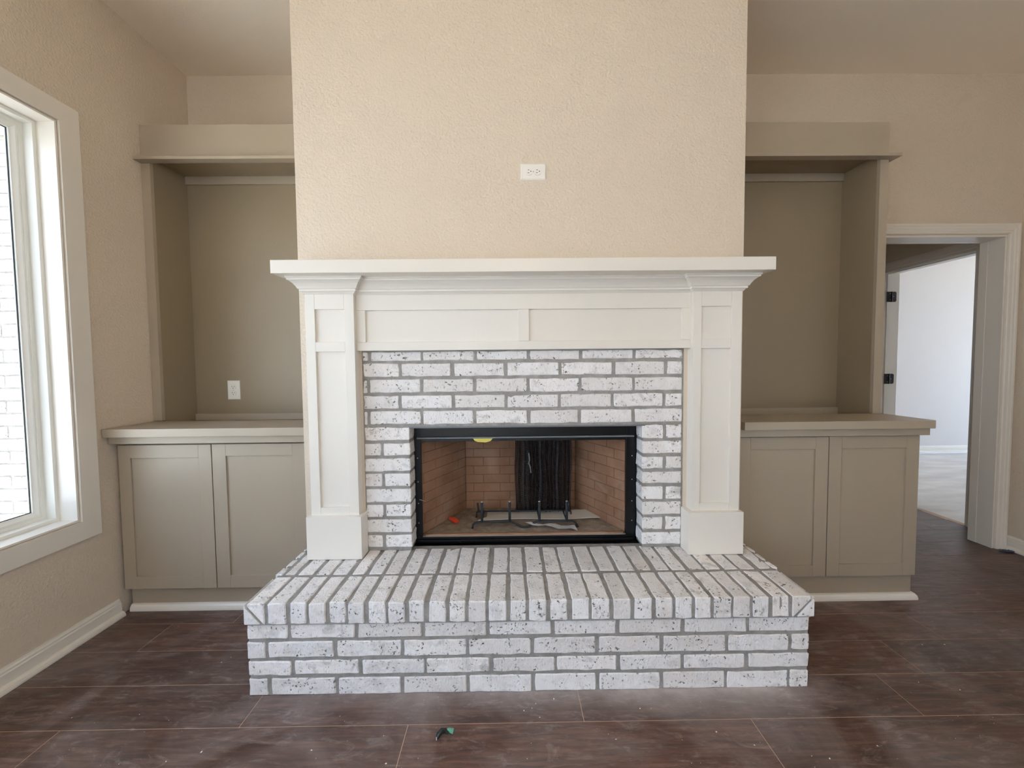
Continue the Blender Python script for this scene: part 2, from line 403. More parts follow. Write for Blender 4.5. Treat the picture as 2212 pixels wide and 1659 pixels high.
# baseboards: profile a = out of the wall, b = up
BASE = [(0, 0), (.034, 0), (.033, .010), (.028, .018), (.019, .022), (.015, .024), (.015, .066), (.012, .072), (.012, .078), (.007, .084), (.006, .090), (0, .090)]
BASE = [(0, 0), (.034, 0), (.034, .008), (.030, .018), (.020, .024), (.015, .025), (.015, .066), (.011, .070), (.011, .078), (.006, .084), (.005, .090), (0, .090)]
def trim_run(name, path, m=TRIM, prof=BASE):
    o = MB().sweep(path, (0, 0, 1), prof).obj(name, m); o['kind'] = 'structure'; return o
trim_run('baseboard_left', [(XL, -.1, 0), (XL, 2.045, 0)])
trim_run('baseboard_right', [(XR, YB, 0), (XR, YF, 0)])
trim_run('baseboard_bedroom', [(HT+.012, 5.5, .012), (7.56, 5.5, .012)])
trim_run('baseboard_hall', [(1.6, 5.0, 0), (HX, 5.0, 0), (HX, 3.88, 0)])
SHOE = [(0, 0), (.020, 0), (.020, .010), (.017, .022), (.010, .031), (0, .034)]
trim_run('trim_1', [(-1.978, 2.098, 0), (CXL-.005, 2.098, 0)], prof=SHOE)
trim_run('trim_2', [(CXR+.045, 2.098, 0), (2.135, 2.098, 0), (2.135, 2.62, 0)], prof=SHOE)

# ------------------------------------------------------------------ left window
def rect_path(x, y0, y1, z0, z1): return [(x, y0, z0), (x, y0, z1), (x, y1, z1), (x, y1, z0)]
def window(name, y0, y1, z0, z1, sash=True):
    # travel so that t x n (n = +X) points outward from the opening
    cas = MB().sweep(rect_path(XL, y0, y1, z0, z1), (1, 0, 0), [(-.009, 0), (-.009, .015), (-.095, .015), (-.095, 0)], True)
    w = cas.obj(name, TRIM); w['kind'] = 'structure'
    MB().sweep(rect_path(XL, y0, y1, z0, z1), (1, 0, 0), [(.004, .006), (.004, -.078), (-.004, -.078), (-.004, .006)], True).obj('jamb_liner', TRIM, w)
    MB().sweep(rect_path(XL, y0, y1, z0, z1), (1, 0, 0), [(.004, -.076), (.019, -.076), (.019, -.118), (.036, -.118), (.036, -.150), (-.02, -.150), (-.02, -.076)], True).obj('window_frame', VINYL, w)
    MB().sweep(rect_path(XL, y0, y1, z0, z1), (1, 0, 0), [(.036, -.121), (.044, -.121), (.054, -.130), (.060, -.131), (.060, -.150), (.034, -.150)], True).obj('sash', VINYL, w)
    MB().sweep(rect_path(XL, y0, y1, z0, z1), (1, 0, 0), [(.060, -.1385), (.0638, -.1385), (.0638, -.1415), (.060, -.1415)], True).obj('gasket', BLKP, w)
    MB().box(XL-.144, XL-.140, y0+.061, y1-.061, z0+.061, z1-.061).obj('pane', GLASS, w)
    return w
w1 = window('window_1', WY0, WY1, WZ0, WZ1)
window('window_2', -2.6, -.2, .06, 2.4)
# rear wall window (behind the camera)
def rear_window(name, x0, x1, z0, z1, y):
    p = [(x0, y, z0), (x0, y, z1), (x1, y, z1), (x1, y, z0)]
    w = MB().sweep(p, (0, -1, 0), [(-.009, 0), (-.009, -.015), (-.095, -.015), (-.095, 0)], True).obj(name, TRIM); w['kind'] = 'structure'
    MB().sweep(p, (0, -1, 0), [(.05, .09), (.05, .13), (-.004, .13), (-.004, -.005), (.004, -.005), (.004, .09)], True).obj('window_frame', VINYL, w)
    MB().box(x0+.05, x1-.05, y-.115, y-.110, z0+.05, z1-.05).obj('pane', GLASS, w)
rear_window('window_3', -1.85, .25, .15, 2.45, YF)
w = MB().sweep([(XR, -3.35, .2), (XR, -1.05, .2), (XR, -1.05, 2.4), (XR, -3.35, 2.4)], (-1, 0, 0), [(-.09, 0), (-.09, .015), (.004, .015), (.004, -.1), (-.004, -.1), (-.004, 0)], True).obj('window_fill', TRIM); w['kind'] = 'structure'  # unseen window added on this side to brighten the left wall
MB().box(XR+.09, XR+.095, -3.35, -1.05, .2, 2.4).obj('pane', GLASS, w)
# bedroom window
w = MB().sweep([(7.56, 3.0, .1), (7.56, 5.4, .1), (7.56, 5.4, 2.45), (7.56, 3.0, 2.45)], (-1, 0, 0), [(-.08, 0), (-.08, .015), (.004, .015), (.004, -.1), (-.004, -.1)], True).obj('window_4', TRIM); w['kind'] = 'structure'
MB().box(7.62, 7.625, 3.0, 5.4, .1, 2.45).obj('pane', GLASS, w)

# ------------------------------------------------------------------ cased opening and side doorway
CASP = [(0, 0), (0, .010), (.006, .014), (.016, .015), (.020, .012), (.028, .013), (.034, .016), (.046, .017), (.052, .020), (.062, .020), (.066, .016), (.066, 0)]
def neg(pr): return [(-a, b) for a, b in pr]
d1 = MB().sweep([(3.255, YB, 0), (3.255, YB, 2.08), (2.335, YB, 2.08), (2.335, YB, 0)], (0, -1, 0), CASP).obj('door_1', TRIM); d1['kind'] = 'structure'
MB().sweep([(3.25, YB, 0), (3.25, YB, 2.075), (2.34, YB, 2.075), (2.34, YB, 0)], (0, -1, 0), [(0, .001), (0, -.143), (-.012, -.143), (-.012, .001)]).obj('door_jamb', TRIM, d1)
shapes('door_stop', TRIM, d1, [(3.236, 3.2495, 2.752, 2.799, 0, 2.062), (2.3405, 3.2495, 2.752, 2.799, 2.062, 2.0745), (2.3405, 2.354, 2.752, 2.799, 0, 2.062)][:1])
shapes('door_stop', TRIM, d1, [(2.3405, 3.236, 2.752, 2.799, 2.062, 2.0745)])
d2 = MB().sweep([(HX, 3.025, 0), (HX, 3.025, 2.095), (HX, 3.805, 2.095), (HX, 3.805, 0)], (-1, 0, 0), neg(CASP) if False else CASP).obj('door_2', TRIM); d2['kind'] = 'structure'
jam = MB()
jam.box(HX, HT+.012, 3.03, 3.042, 0, 2.09); jam.box(HX, HT+.012, 3.788, 3.80, 0, 2.09); jam.box(HX, HT+.012, 3.042, 3.788, 2.078, 2.09)
jam.box(HX+.03, HX+.065, 3.777, 3.788, 0, 2.078); jam.box(HX+.03, HX+.065, 3.042, 3.053, 0, 2.078); jam.box(HX+.03, HX+.065, 3.053, 3.777, 2.067, 2.078)
jm = jam.obj('door_jamb', TRIM, d2)
for z in (1.86, 1.10, .25):
    mb = MB(); r = .014; pts = []
    x0, x1, z0, z1 = HX+.022, HX+.112, z-.047, z+.047
    pts = [(x0, z0), (x1-r, z0)]+[(x1-r+r*math.sin(a), z0+r-r*math.cos(a)) for a in (.5, 1.0, 1.57)]+[(x1-r+r*math.cos(a), z1-r+r*math.sin(a)) for a in (0, .5, 1.0, 1.57)]+[(x0, z1)]
    mb.prism(pts, 3.773, 3.776, 'Y'); mb.tube([(x0+.045, 3.770, z0), (x0+.045, 3.770, z1)], .005)
    hg = mb.obj('hinge', HINGE, d2)
    for dz in (-.028, 0, .028): MB().tube([(x0+.030+.03*(dz == 0), 3.7725, z+dz), (x0+.030+.03*(dz == 0), 3.769, z+dz)], .004, 6).obj('screw', SCREW, hg)

# ------------------------------------------------------------------ brickwork
def rough_brick(bm, x0, x1, y0, y1, z0, z1, amp=.0011, bev=.0035, seed=0.0):
    tmp = bmesh.new()
    bmesh.ops.create_cube(tmp, size=1)
    for v in tmp.verts: v.co = Vector(((x0+x1)/2+v.co.x*(x1-x0), (y0+y1)/2+v.co.y*(y1-y0), (z0+z1)/2+v.co.z*(z1-z0)))
    bmesh.ops.bevel(tmp, geom=list(tmp.edges), offset=bev, segments=1, affect='EDGES')
    for ax, ln in ((0, x1-x0), (1, y1-y0), (2, z1-z0)):
        n = int(ln/.042)
        for i in range(1, n+1):
            p = Vector((0, 0, 0)); q = Vector((0, 0, 0)); q[ax] = 1
            p[ax] = (x0, y0, z0)[ax]+ln*i/(n+1)
            bmesh.ops.bisect_plane(tmp, geom=tmp.verts[:]+tmp.edges[:]+tmp.faces[:], plane_co=p, plane_no=q)
    for v in tmp.verts:
        nv = noise.noise_vector(v.co*45+Vector((seed, seed, seed)))
        v.co += nv*amp*1.9
    me = bpy.data.meshes.new('t'); tmp.to_mesh(me); tmp.free(); bm.from_mesh(me); bpy.data.meshes.remove(me)
def brick(parent, x0, x1, y0, y1, z0, z1, m=BRICK, name='brick', amp=.0017, **p):
    mb = MB(); j = lambda a: random.uniform(-a, a)
    rough_brick(mb.bm, x0+j(.002), x1+j(.002), y0+j(.0012), y1, z0+j(.0014), z1+j(.0014), amp=amp, seed=random.uniform(0, 50))
    return mb.obj(name, m, parent, **p)

# --- raised hearth
HXL, HXR, HY, HZ = -1.006, 1.154, 1.518, .372
hearth = thing('raised_hearth', 'raised whitewashed brick hearth with rowlock top and grey mortar joints', 'hearth', ((HXL+HXR)/2, 1.75, 0))
RB = .288          # underside of the rowlock
HB = 1.985
mb = MB(); mb.box(HXL+.004, HXR-.004, HY+.004, HB, 0, RB); mb.box(-.994, 1.147, HY-.013, HB, RB-.001, HZ-.0035)
mb.obj('mortar', MORT, hearth)
JT = .0135          # joint width
rowsX = {3: [-1.006, -.845, -.590, -.337, -.086, .161, .411, .663, .914, 1.154],
         2: [-1.006, -.934, -.673, -.417, -.166, .083, .332, .583, .836, 1.083, 1.154],
         1: [-1.006, -.837, -.579, -.329, -.077, .172, .415, .662, .912, 1.154],
         0: [-1.006, -.928, -.671, -.419, -.167, .084, .334, .583, .831, 1.078, 1.154]}
ZCR = [0, .0725, .1415, .2180, RB]
for r_, xs in rowsX.items():
    z0, z1 = ZCR[r_], ZCR[r_+1]
    for i, (a, b) in enumerate(zip(xs, xs[1:])):
        ja = 0 if i == 0 else JT/2; jb = 0 if i == len(xs)-2 else JT/2
        z0b = z0+(0 if r_ == 0 else JT/2)
        brick(hearth, a+ja, b-jb, HY, HY+.09, z0b, z1-JT/2)
    # return faces on both ends
    ys = [HY+.10+JT]; 
    while ys[-1] < HB-.05: ys.append(min(ys[-1]+(.13 if len(ys) == 1 and r_ % 2 else .245), HB))
    for a, b in zip(ys, ys[1:]):
        for xa, xb in ((HXL, HXL+.05), (HXR-.05, HXR)):
            brick(hearth, xa, xb, a, b-JT, z0+(0 if r_ == 0 else JT/2), z1-JT/2)
# rowlock course on top
jx = [-.921, -.842, -.765, -.688, -.618, -.544, -.467, -.391, -.317, -.239, -.166, -.088, -.009, .064, .144, .223, .303, .384, .464, .545, .622, .697, .770, .845, .919, .990, 1.068]
YR0, YRM, YRB = 1.500, 1.706, 1.952
E0, E1 = -.998, 1.151
edges = [E0+.028]+jx+[E1-.020]
for i, (a, b) in enumerate(zip(edges, edges[1:])):
    ja = 0 if i == 0 else JT/2; jb = 0 if i == len(edges)-2 else JT/2
    dx = random.uniform(-.002, .002)
    if 0 < i < len(edges)-2:
        brick(hearth, a+ja+dx, b-jb+dx, YR0+random.uniform(-.002, .002), YRM-.009, RB+.003, HZ, amp=.0018)
    dx = random.uniform(-.004, .004)
    brick(hearth, a+ja+dx, b-jb+dx, YRM+.009, YRB, RB+.003, HZ+random.uniform(-.0015, .0005), amp=.0018)
# mitred corner bricks: an inner piece and an outer slip cut on the slant
def corner(sgn, xo, xi):
    lo, hi = RB+.003, HZ
    # inner piece keeps its full top, its lower outer corner is cut away
    xc = xo-sgn*.004
    def slab(pts, y0, y1):
        mb = MB(); mb.prism(pts, y0, y1, 'Y')
        bmesh.ops.bevel(mb.bm, geom=list(mb.bm.edges), offset=.003, segments=1, affect='EDGES')
        mb.obj('brick', BRICK, hearth)
    slab([(xo+sgn*.006, hi), (xi, hi), (xi, lo), (xi-sgn*.004, lo), (xo+sgn*.006, hi-.012)], YR0, YRM-.009)
    slab([(xo-sgn*.008, hi-.004), (xo-sgn*.002, hi-.014), (xi-sgn*.018, lo), (xo-sgn*.008, lo)], YR0, YRM-.009)
corner(1, E0, edges[1]-JT/2)
corner(-1, E1, edges[-2]+JT/2)
for sgn, xo in ((1, E0), (-1, E1)):
    y = YRM+.009
    while y < HB-.02:
        yb = min(y+.072, HB); xs = sorted((xo-sgn*.008, xo+sgn*(.018 if sgn > 0 else .011)))
        brick(hearth, xs[0], xs[1], y, yb-.010, RB+.003, HZ-.001); y += .079

# --- brick surround
sur = thing('brick_surround', 'whitewashed brick surround framing the black firebox opening', 'fireplace surround', (.07, 1.96, HZ))
SY = 1.932; SL, SR = -.697, .842; OL, OR = -.473, .641; OT = .967
mb = MB()
mb.box(SL+.002, OL-.003, SY+.003, 2.03, HZ, OT+.003); mb.box(OR+.003, SR-.002, SY+.003, 2.03, HZ, OT+.003); mb.box(SL+.002, SR-.002, SY+.003, 2.03, OT+.002, 1.336)
mb.obj('mortar', MORT, sur)
B('lintel', ROD, sur, OL-.012, OR+.012, SY+.001, 2.03, OT-.003, OT+.004)
zj = [.9755, 1.0525, 1.127, 1.2045, 1.279, 1.3345]
rowj = [[-.662, -.412, -.161, .095, .338, .595], [-.515, -.264, -.011, .243, .495, .744], [-.662, -.410, -.159, .095, .341, .597], [-.512, -.265, -.012, .246, .501, .751], [-.656, -.407, -.155, .098, .345, .598]]
for i in range(5):
    xs = [SL]+rowj[i]+[SR]
    for k, (a, b) in enumerate(zip(xs, xs[1:])):
        top = zj[i+1]-JT/2
        brick(sur, a+JT/2+(.004 if k == 0 else 0), b-JT/2-(.006 if k == len(xs)-2 else 0), SY, SY+.045, zj[i]+JT/2, top)
zl = [.3785, .4551, .5299, .6033, .6791, .7531, .8274, .9007, .9752]
zr = [.3745, .4515, .5270, .6015, .6765, .7510, .8230, .8965, .9745]
splitL = {0: -.604, 2: -.602, 4: -.601, 6: -.605}; splR = {1: .746, 3: .747, 5: .746, 7: .747}
for i in range(8):
    z0, z1 = zl[i]+JT/2+(.004 if i == 0 else 0), zl[i+1]-JT/2
    xo = SL+JT/2+.004
    if i in splitL:
        m_ = splitL[i]; brick(sur, xo, m_-JT/2, SY, SY+.045, z0, z1); brick(sur, m_+JT/2, OL, SY, 2.028, z0, z1)
    else: brick(sur, xo, OL, SY, 2.028, z0, z1)
    z0, z1 = zr[i]+JT/2+(.004 if i == 0 else 0), zr[i+1]-JT/2
    xo = SR-JT/2-.006
    if i in splR:
        m_ = splR[i]; brick(sur, OR, m_-JT/2, SY, 2.028, z0, z1); brick(sur, m_+JT/2, xo, SY, SY+.045, z0, z1)
    else: brick(sur, OR, xo, SY, 2.028, z0, z1)

# ------------------------------------------------------------------ firebox insert
fb = thing('firebox', 'black metal firebox with tan firebrick lining set in the brick surround', 'fireplace', (.07, 2.2, HZ))
FL, FR, FZ0, FZ1 = -.482, .640, .374, .962
IL, IR = -.444, .592
FY = 2.030
shapes('face_frame', BLACK, fb, [(FL, IL, FY, 2.06, FZ0, FZ1), (IR, FR, FY, 2.06, FZ0, FZ1), (IL, IR, FY, 2.07, .905, FZ1)], .001)
shapes('side_channel', BLACK, fb, [(FL+.012, IL+.004, FY-.006, FY, FZ0+.02, .896)], .001)
shapes('side_channel', BLACK, fb, [(IR-.004, FR-.012, FY-.006, FY, FZ0+.02, .896)], .001)
shapes('top_track', ROD, fb, [(FL+.022, FR-.012, FY-.010, FY+.006, .896, .904)], .001)
shapes('hood_lip', BLACK, fb, [(IL, IR, FY-.002, FY+.03, .881, .895)], .001)
shapes('bottom_track', BLACK, fb, [(FL+.016, FR-.014, FY-.022, FY-.002, .374, .386), (FL+.016, FR-.014, FY-.010, FY+.016, .386, .397)], .0015)
shapes('shell', BLACK, fb, [(-.68, -.49, 2.062, 2.5, HZ-.01, 1.2), (.66, .82, 2.062, 2.5, HZ-.01, 1.2), (-.68, .82, 2.49, 2.515, HZ-.01, 1.2), (-.49, .66, 2.071, 2.49, .925, .94), (-.49, .66, 2.035, 2.49, .355, .384)])
B('threshold_strip', SCREW, fb, FL+.03, FR-.03, FY-.004, FY+.010, .3945, .3975, bev=.0008)
# screws on the channels
for x in (FL+.024, FR-.022):
    for z in (.47, .57, .68, .80): MB().tube([(x, FY-.0075, z), (x, FY-.0055, z)], .003, 6).obj('screw', SCREW, fb)
def fire_wall(name, p0, p1, z0, z1, th=.03):
    """lining panel from p0 to p1 (plan points); bricks proud of it on the left of travel"""
    p0, p1 = Vector((*p0, 0)), Vector((*p1, 0)); t = (p1-p0); L = t.length; t.normalize(); n_ = Vector((-t.y, t.x, 0))
    def xf(mb, u0, u1, d0, d1, za, zb, bev):
        b = bmesh.new(); m2 = MB(); m2.box(u0, u1, d0, d1, za, zb, bev=bev, seg=1)
        for v in m2.bm.verts:
            u, d, z = v.co; v.co = p0+t*u+n_*d+Vector((0, 0, z))
        me = bpy.data.meshes.new('t'); m2.bm.to_mesh(me); m2.bm.free(); mb.bm.from_mesh(me); bpy.data.meshes.remove(me); b.free()
    mb = MB(); xf(mb, 0, L, -th, -.003, z0, z1, 0); pan = mb.obj(name, FIREJ, fb)
    rh, bl = .0525, .158; r_ = 0; z = z0
    while z < z1-.005:
        zt = min(z+rh, z1); u = -(bl/2 if r_ % 2 else .02)
        while u < L:
            a, b_ = max(u, 0), min(u+bl, L)
            if b_-a > .012:
                mb = MB(); q = random.uniform(-.0007, .0007); xf(mb, a+.001, b_-.001, -.004, q, z+.001, zt-.001, .0012); mb.obj('firebrick', FIRE, pan)
            u += bl
        z += rh; r_ += 1
fire_wall('lining_back', (.398, 2.43), (-.262, 2.43), .395, .915)
fire_wall('lining_side', (-.262, 2.43), (-.446, 2.062), .395, .915)
fire_wall('lining_side', (.592, 2.062), (.398, 2.43), .395, .915)
mb = MB(); mb.prism([(-.452, 2.05), (.600, 2.05), (.40, 2.435), (-.264, 2.435)], .384, .395); mb.obj('hearth_refractory', FDUST, fb)
mb = MB(); rough_brick(mb.bm, -.43, .58, 2.036, 2.058, .386, .405, amp=.0012, bev=.003); mb.obj('front_lip', FIRE, fb)
# corrugated wire mesh curtain
cur = MB(); n_ = 180; rows = 8
vv = []
for j in range(rows+1):
    z = .398+(.885-.398)*j/rows; row = []
    for i in range(n_+1):
        s_ = i/n_; dense = s_ < .45
        x = .034+(.330*(s_ if not dense else s_))+.003*math.sin(z*17+s_*9)-.006*(1-j/rows)*math.sin(s_*20)
        ph = s_*2*math.pi*(13)
        amp = .014+.007*math.sin(s_*23+1)
        y = 2.335+amp*math.sin(ph+.5*math.sin(z*6+s_*5))+.004*math.sin(ph*2.3)
        row.append(cur.bm.verts.new((x, y, z)))
    vv.append(row)
for j in range(rows):
    for i in range(n_): cur.bm.faces.new((vv[j][i], vv[j][i+1], vv[j+1][i+1], vv[j+1][i]))
cu = cur.obj('mesh_curtain', CHAIN, fb, smooth=True)
MB().tube([(-.30, 2.335, .889), (.44, 2.335, .889)], .005).obj('curtain_rod', IRON, fb)
mb = MB(); mb.prism([(-.180, .896), (-.172, .884), (-.155, .877), (-.115, .875), (-.092, .882), (-.080, .896)], FY-.004, FY-.0032, 'Y'); mb.obj('label', YEL, fb, label='yellow paper label under the hood')
mb = MB(); 
pts = [(.112, 2.30, .76), (.116, 2.296, .72), (.112, 2.30, .70), (.120, 2.296, .68), (.124, 2.298, .645)]
mb.tube(pts, .004, 6); mb.obj('pull_handle', ROD, fb)

# fire grate
gr = thing('fire_grate', 'black iron fire grate with four upright posts', 'grate', (.08, 2.2, .395))
def pth(pts, r, name='bar'): return MB().tube(pts, r, 8).obj(name, IRON, gr, smooth=True)
fy = 2.13
pth([(-.200, fy, .396), (-.196, fy, .415), (-.184, fy, .426), (-.16, fy, .428), (.000, fy, .428), (.018, fy, .424), (.066, fy, .400), (.084, fy, .398), (.100, fy, .402), (.135, fy, .424), (.150, fy, .428), (.330, fy, .428), (.348, fy, .423), (.356, fy, .410), (.360, fy, .396)], .0062, 'front_bar')
for x in (-.147, .000, .158, .303):
    p_ = pth([(x, fy, .428), (x, fy, .536)], .0068, 'post')
    MB().tube([(x, fy, .536), (x, fy, .5375)], .0056, 10).obj('post_tip', FLECK, p_)
    pth([(x, fy, .430), (x, fy+.16, .432), (x, fy+.175, .424)], .004, 'cross_bar')
pth([(-.19, 2.285, .396), (-.188, 2.285, .424), (-.17, 2.285, .430), (.33, 2.285, .430), (.348, 2.285, .424), (.35, 2.285, .396)], .005, 'rear_bar')
pth([(-.176, 2.285, .43), (-.182, 2.285, .478)], .005, 'post'); pth([(.338, 2.285, .43), (.338, 2.285, .485)], .005, 'post')
# board and scraps inside
mb = MB(); pts = []
nseg = 16; top = []; bot = []
for i in range(nseg+1):
    s_ = i/nseg; x = -.175+s_*.735
    z = .398+.010*math.sin(s_*5.0)**2*(.5)+.004*s_
    y0, y1 = 2.232-.004*s_, 2.345
    if i == nseg: pass
    top.append((x, y0, z)); bot.append((x-.01*(s_) + (.0 if s_ else .12), y1, z+.006))
bm = mb.bm
A = [bm.verts.new(p) for p in top]; Bv = [bm.verts.new(p) for p in bot]
A2 = [bm.verts.new((p[0], p[1], p[2]+.003)) for p in top]; B2 = [bm.verts.new((p[0], p[1], p[2]+.003)) for p in bot]
for i in range(nseg):
    bm.faces.new((A[i], A[i+1], Bv[i+1], Bv[i])); bm.faces.new((A2[i], A2[i+1], B2[i+1], B2[i]))
    bm.faces.new((A[i], A[i+1], A2[i+1], A2[i])); bm.faces.new((Bv[i], Bv[i+1], B2[i+1], B2[i]))
bm.faces.new((A[0], Bv[0], B2[0], A2[0])); bm.faces.new((A[-1], Bv[-1], B2[-1], A2[-1]))
o = mb.obj('cardboard_strip', CARD); o['label'] = 'long pale grey cardboard strip lying under the fire grate'; o['category'] = 'cardboard'
mb = MB(); bm = mb.bm; g = []
for i in range(9):
    s_ = i/8; x = .078+.262*s_; w_ = .018+.045*s_; y = 2.120-.072*s_
    g.append([bm.verts.new((x+.008*k, y+w_*(1-k)+.002*math.sin(i*2+k), .4085+.010*(1-s_)+.005*math.sin(i*1.7+k*2.2)+.003)) for k in (0, .5, 1)])
for a, b in zip(g, g[1:]):
    for k in range(2): bm.faces.new((a[k], a[k+1], b[k+1], b[k]))
ret = bmesh.ops.solidify(bm, geom=bm.faces[:], thickness=.0015)
o = mb.obj('plastic_scrap', PAPER); o['label'] = 'crumpled whitish plastic strip on the front lip of the firebox'; o['category'] = 'scrap'
cp = thing('cable_connector', 'small orange plastic cap lying on the firebox floor at left', 'connector', (-.30, 2.2, .395))
mb = MB(); mb.tube([(-.335, 2.245, .409), (-.322, 2.228, .410), (-.300, 2.205, .410), (-.292, 2.198, .410)], [.008, .0125, .014, .013], 8); mb.obj('cap', RED, cp)
mb = MB(); mb.tube([(-.2915, 2.1975, .410), (-.284, 2.191, .410)], [.0105, .0095], 8); mb.obj('socket', RED, cp)
mb = MB(); mb.tube([(-.452, 2.022, .590), (-.435, 2.018, .587), (-.422, 2.016, .583)], .0014, 5); o = mb.obj('wire_stub', SCREW, fb)

# ------------------------------------------------------------------ mantel
mt = thing('mantel', 'off white wooden mantel with panelled frieze, pilasters and thick shelf', 'mantel', (.08, 1.9, HZ))
PY, FZY = 1.872, 1.900
shapes('shelf', TRIM, mt, [(-1.007, 1.155, 1.760, 1.934, 1.660, 1.716)], .0015)
crown = [(0, 0), (.004, .000), (.008, .006), (.012, .010), (.016, .011), (.016, .020), (.021, .022), (.026, .032), (.034, .043), (.044, .052), (.052, .056), (.053, .062), (.057, .064), (.057, .070), (0, .070)]
mb = MB(); mb.sweep([(-.921, 1.932, 1.590), (-.921, PY, 1.590), (-.700, PY, 1.590), (-.700, FZY, 1.590), (.852, FZY, 1.590), (.852, PY, 1.590), (1.075, PY, 1.590), (1.075, 1.932, 1.590)], (0, 0, 1), crown)
mb.obj('crown_molding', TRIM, mt)
fz = shapes('frieze', TRIM, mt, [(-.700, .852, FZY+.012, 1.931, 1.333, 1.600)])
for b in ((-.700, .852, 1.519, 1.60), (-.700, .852, 1.333, 1.372)):
    B('rail', TRIM, fz, b[0]+.0005, b[1]-.0005, FZY, FZY+.0125, b[2], b[3], bev=.0008)
for a, b in ((-.700, -.659), (.048, .098), (.812, .852)):
    B('stile', TRIM, fz, a, b, FZY, FZY+.0125, 1.3725, 1.5185, bev=.0008)
def pilaster(x0, x1, i0, i1, b0, b1):
    p = B('pilaster', TRIM, mt, x0, x1, PY+.012, 1.931, .570, 1.66)
    B('stile', TRIM, p, x0, i0, PY, PY+.0125, .570, 1.600, bev=.0008); B('stile', TRIM, p, i1, x1, PY, PY+.0125, .570, 1.600, bev=.0008)
    for z0, z1 in ((1.522, 1.60), (1.330, 1.373), (.570, .607)): B('rail', TRIM, p, i0+.0004, i1-.0004, PY+.0004, PY+.0125, z0, z1, bev=.0006)
    B('plinth', TRIM, p, b0, b1, 1.845, 1.931, HZ+.001, .571, bev=.0012)
pilaster(-.921, -.700, -.878, -.744, -.934, -.682)
pilaster(.852, 1.075, .889, 1.027, .827, 1.083)

# ------------------------------------------------------------------ cabinets
def door(par, x0, x1, z0, z1, y, i0, i1, j0, j1):
    d = MB().box(x0, x1, y+.008, y+.020, z0, z1).obj('door', CAB, par)
    for b in ((x0, i0, z0, z1), (i1, x1, z0, z1)): B('stile', CAB, d, b[0], b[1], y, y+.0085, b[2], b[3], bev=.001)
    for b in ((i0+.0002, i1-.0002, z0, j0), (i0+.0002, i1-.0002, j1, z1)): B('rail', CAB, d, b[0], b[1], y, y+.0085, b[2], b[3], bev=.001)
YD = 2.063; YC = 2.085
lc = thing('base_cabinet', 'taupe base cabinet with two shaker doors left of the fireplace against the window wall', 'cabinet', (-1.48, 2.35, 0))
shapes('carcass', CAB, lc, [(-1.990, CXL-.002, YC, YB-.01, .122, .885), (-1.979, CXL-.004, 2.112, YB-.012, .0, .1225)])
shapes('toe_kick', CAB, lc, [(-1.979, CXL-.002, 2.098, 2.111, .034, .1215)])
door(lc, -1.981, -1.513, .128, .873, YD, -1.921, -1.577, .192, .807)
door(lc, -1.508, -1.040, .128, .874, YD, -1.440, -1.103, .193, .813)
rc = thing('base_cabinet', 'taupe base cabinet with two shaker doors right of the fireplace, open end', 'cabinet', (1.62, 2.35, 0))
shapes('carcass', CAB, rc, [(CXR+.002, 2.113, YC, YB-.01, .136, .885), (CXR+.004, 2.122, 2.112, YB-.012, .0, .1365)])
shapes('toe_kick', CAB, rc, [(CXR+.002, 2.130, 2.098, 2.111, .034, .1355)])
door(rc, 1.173, 1.644, .143, .878, YD, 1.240, 1.577, .203, .814)
door(rc, 1.649, 2.116, .143, .879, YD, 1.713, 2.050, .207, .816)
def counter(x0, x1, xs, label, xe):
    t = thing('countertop', label, 'countertop', ((x0+x1)/2, 2.3, .885))
    if xs is None: slab = [(x0, x1, 2.0, 2.30, .923, .964)]
    else: slab = [(xs, x1, 2.0, 2.30, .925, .966), (x0, xs, 2.045, 2.30, .93, .9655)]
    shapes('slab', CAB, t, slab, .002)
    shapes('inner_top', CAB, t, [(x0 if xs is None else x0, min(x1, 2.13) if xs else x1, 2.30, YB-.005, .905, .932)])
    shapes('apron', CAB, t, [(x0, xe, 2.030, 2.30, .886, .9235)], .001)
counter(-1.995, CXL-.003, None, 'painted taupe countertop of the left cabinet, below the vertical outlet', CXL-.003)
counter(CXR+.003, 2.131, 1.172, 'painted taupe countertop of the right cabinet with overhanging square end', 2.134-.0)
def bookcase(x0, x1, wallside, label):
    t = thing('bookcase', label, 'shelving', ((x0+x1)/2, 2.45, .93))
    s_ = -1 if wallside < 0 else 1
    xo = x0 if s_ < 0 else x1               # outer side
    xi = xo-s_*.048
    # outer side: face stile and side panel
    a, b = sorted((xo, xi))
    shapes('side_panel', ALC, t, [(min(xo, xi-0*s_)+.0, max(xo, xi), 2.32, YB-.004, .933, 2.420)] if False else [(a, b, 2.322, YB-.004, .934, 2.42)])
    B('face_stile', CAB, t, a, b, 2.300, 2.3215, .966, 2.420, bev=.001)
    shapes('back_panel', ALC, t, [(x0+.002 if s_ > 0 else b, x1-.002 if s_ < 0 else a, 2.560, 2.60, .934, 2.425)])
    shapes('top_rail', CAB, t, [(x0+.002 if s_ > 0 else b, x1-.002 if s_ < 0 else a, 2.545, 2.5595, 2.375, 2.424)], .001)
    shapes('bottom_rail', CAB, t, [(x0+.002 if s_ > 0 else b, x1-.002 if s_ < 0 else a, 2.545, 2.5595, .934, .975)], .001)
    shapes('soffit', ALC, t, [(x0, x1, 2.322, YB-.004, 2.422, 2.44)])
    shapes('valance', CAB, t, [(x0, x1, 2.300, 2.3215, 2.398, 2.587)], .001)
    e0, e1 = (x0-.0, x1) if s_ < 0 else (x0, x1+.030)
    shapes('ledge_molding', CAB, t, [(e0, e1, 2.252, 2.2995, 2.381, 2.397)] + ([(x1+.001, e1, 2.2995, 2.33, 2.381, 2.397)] if s_ > 0 else []), .001)
    return t
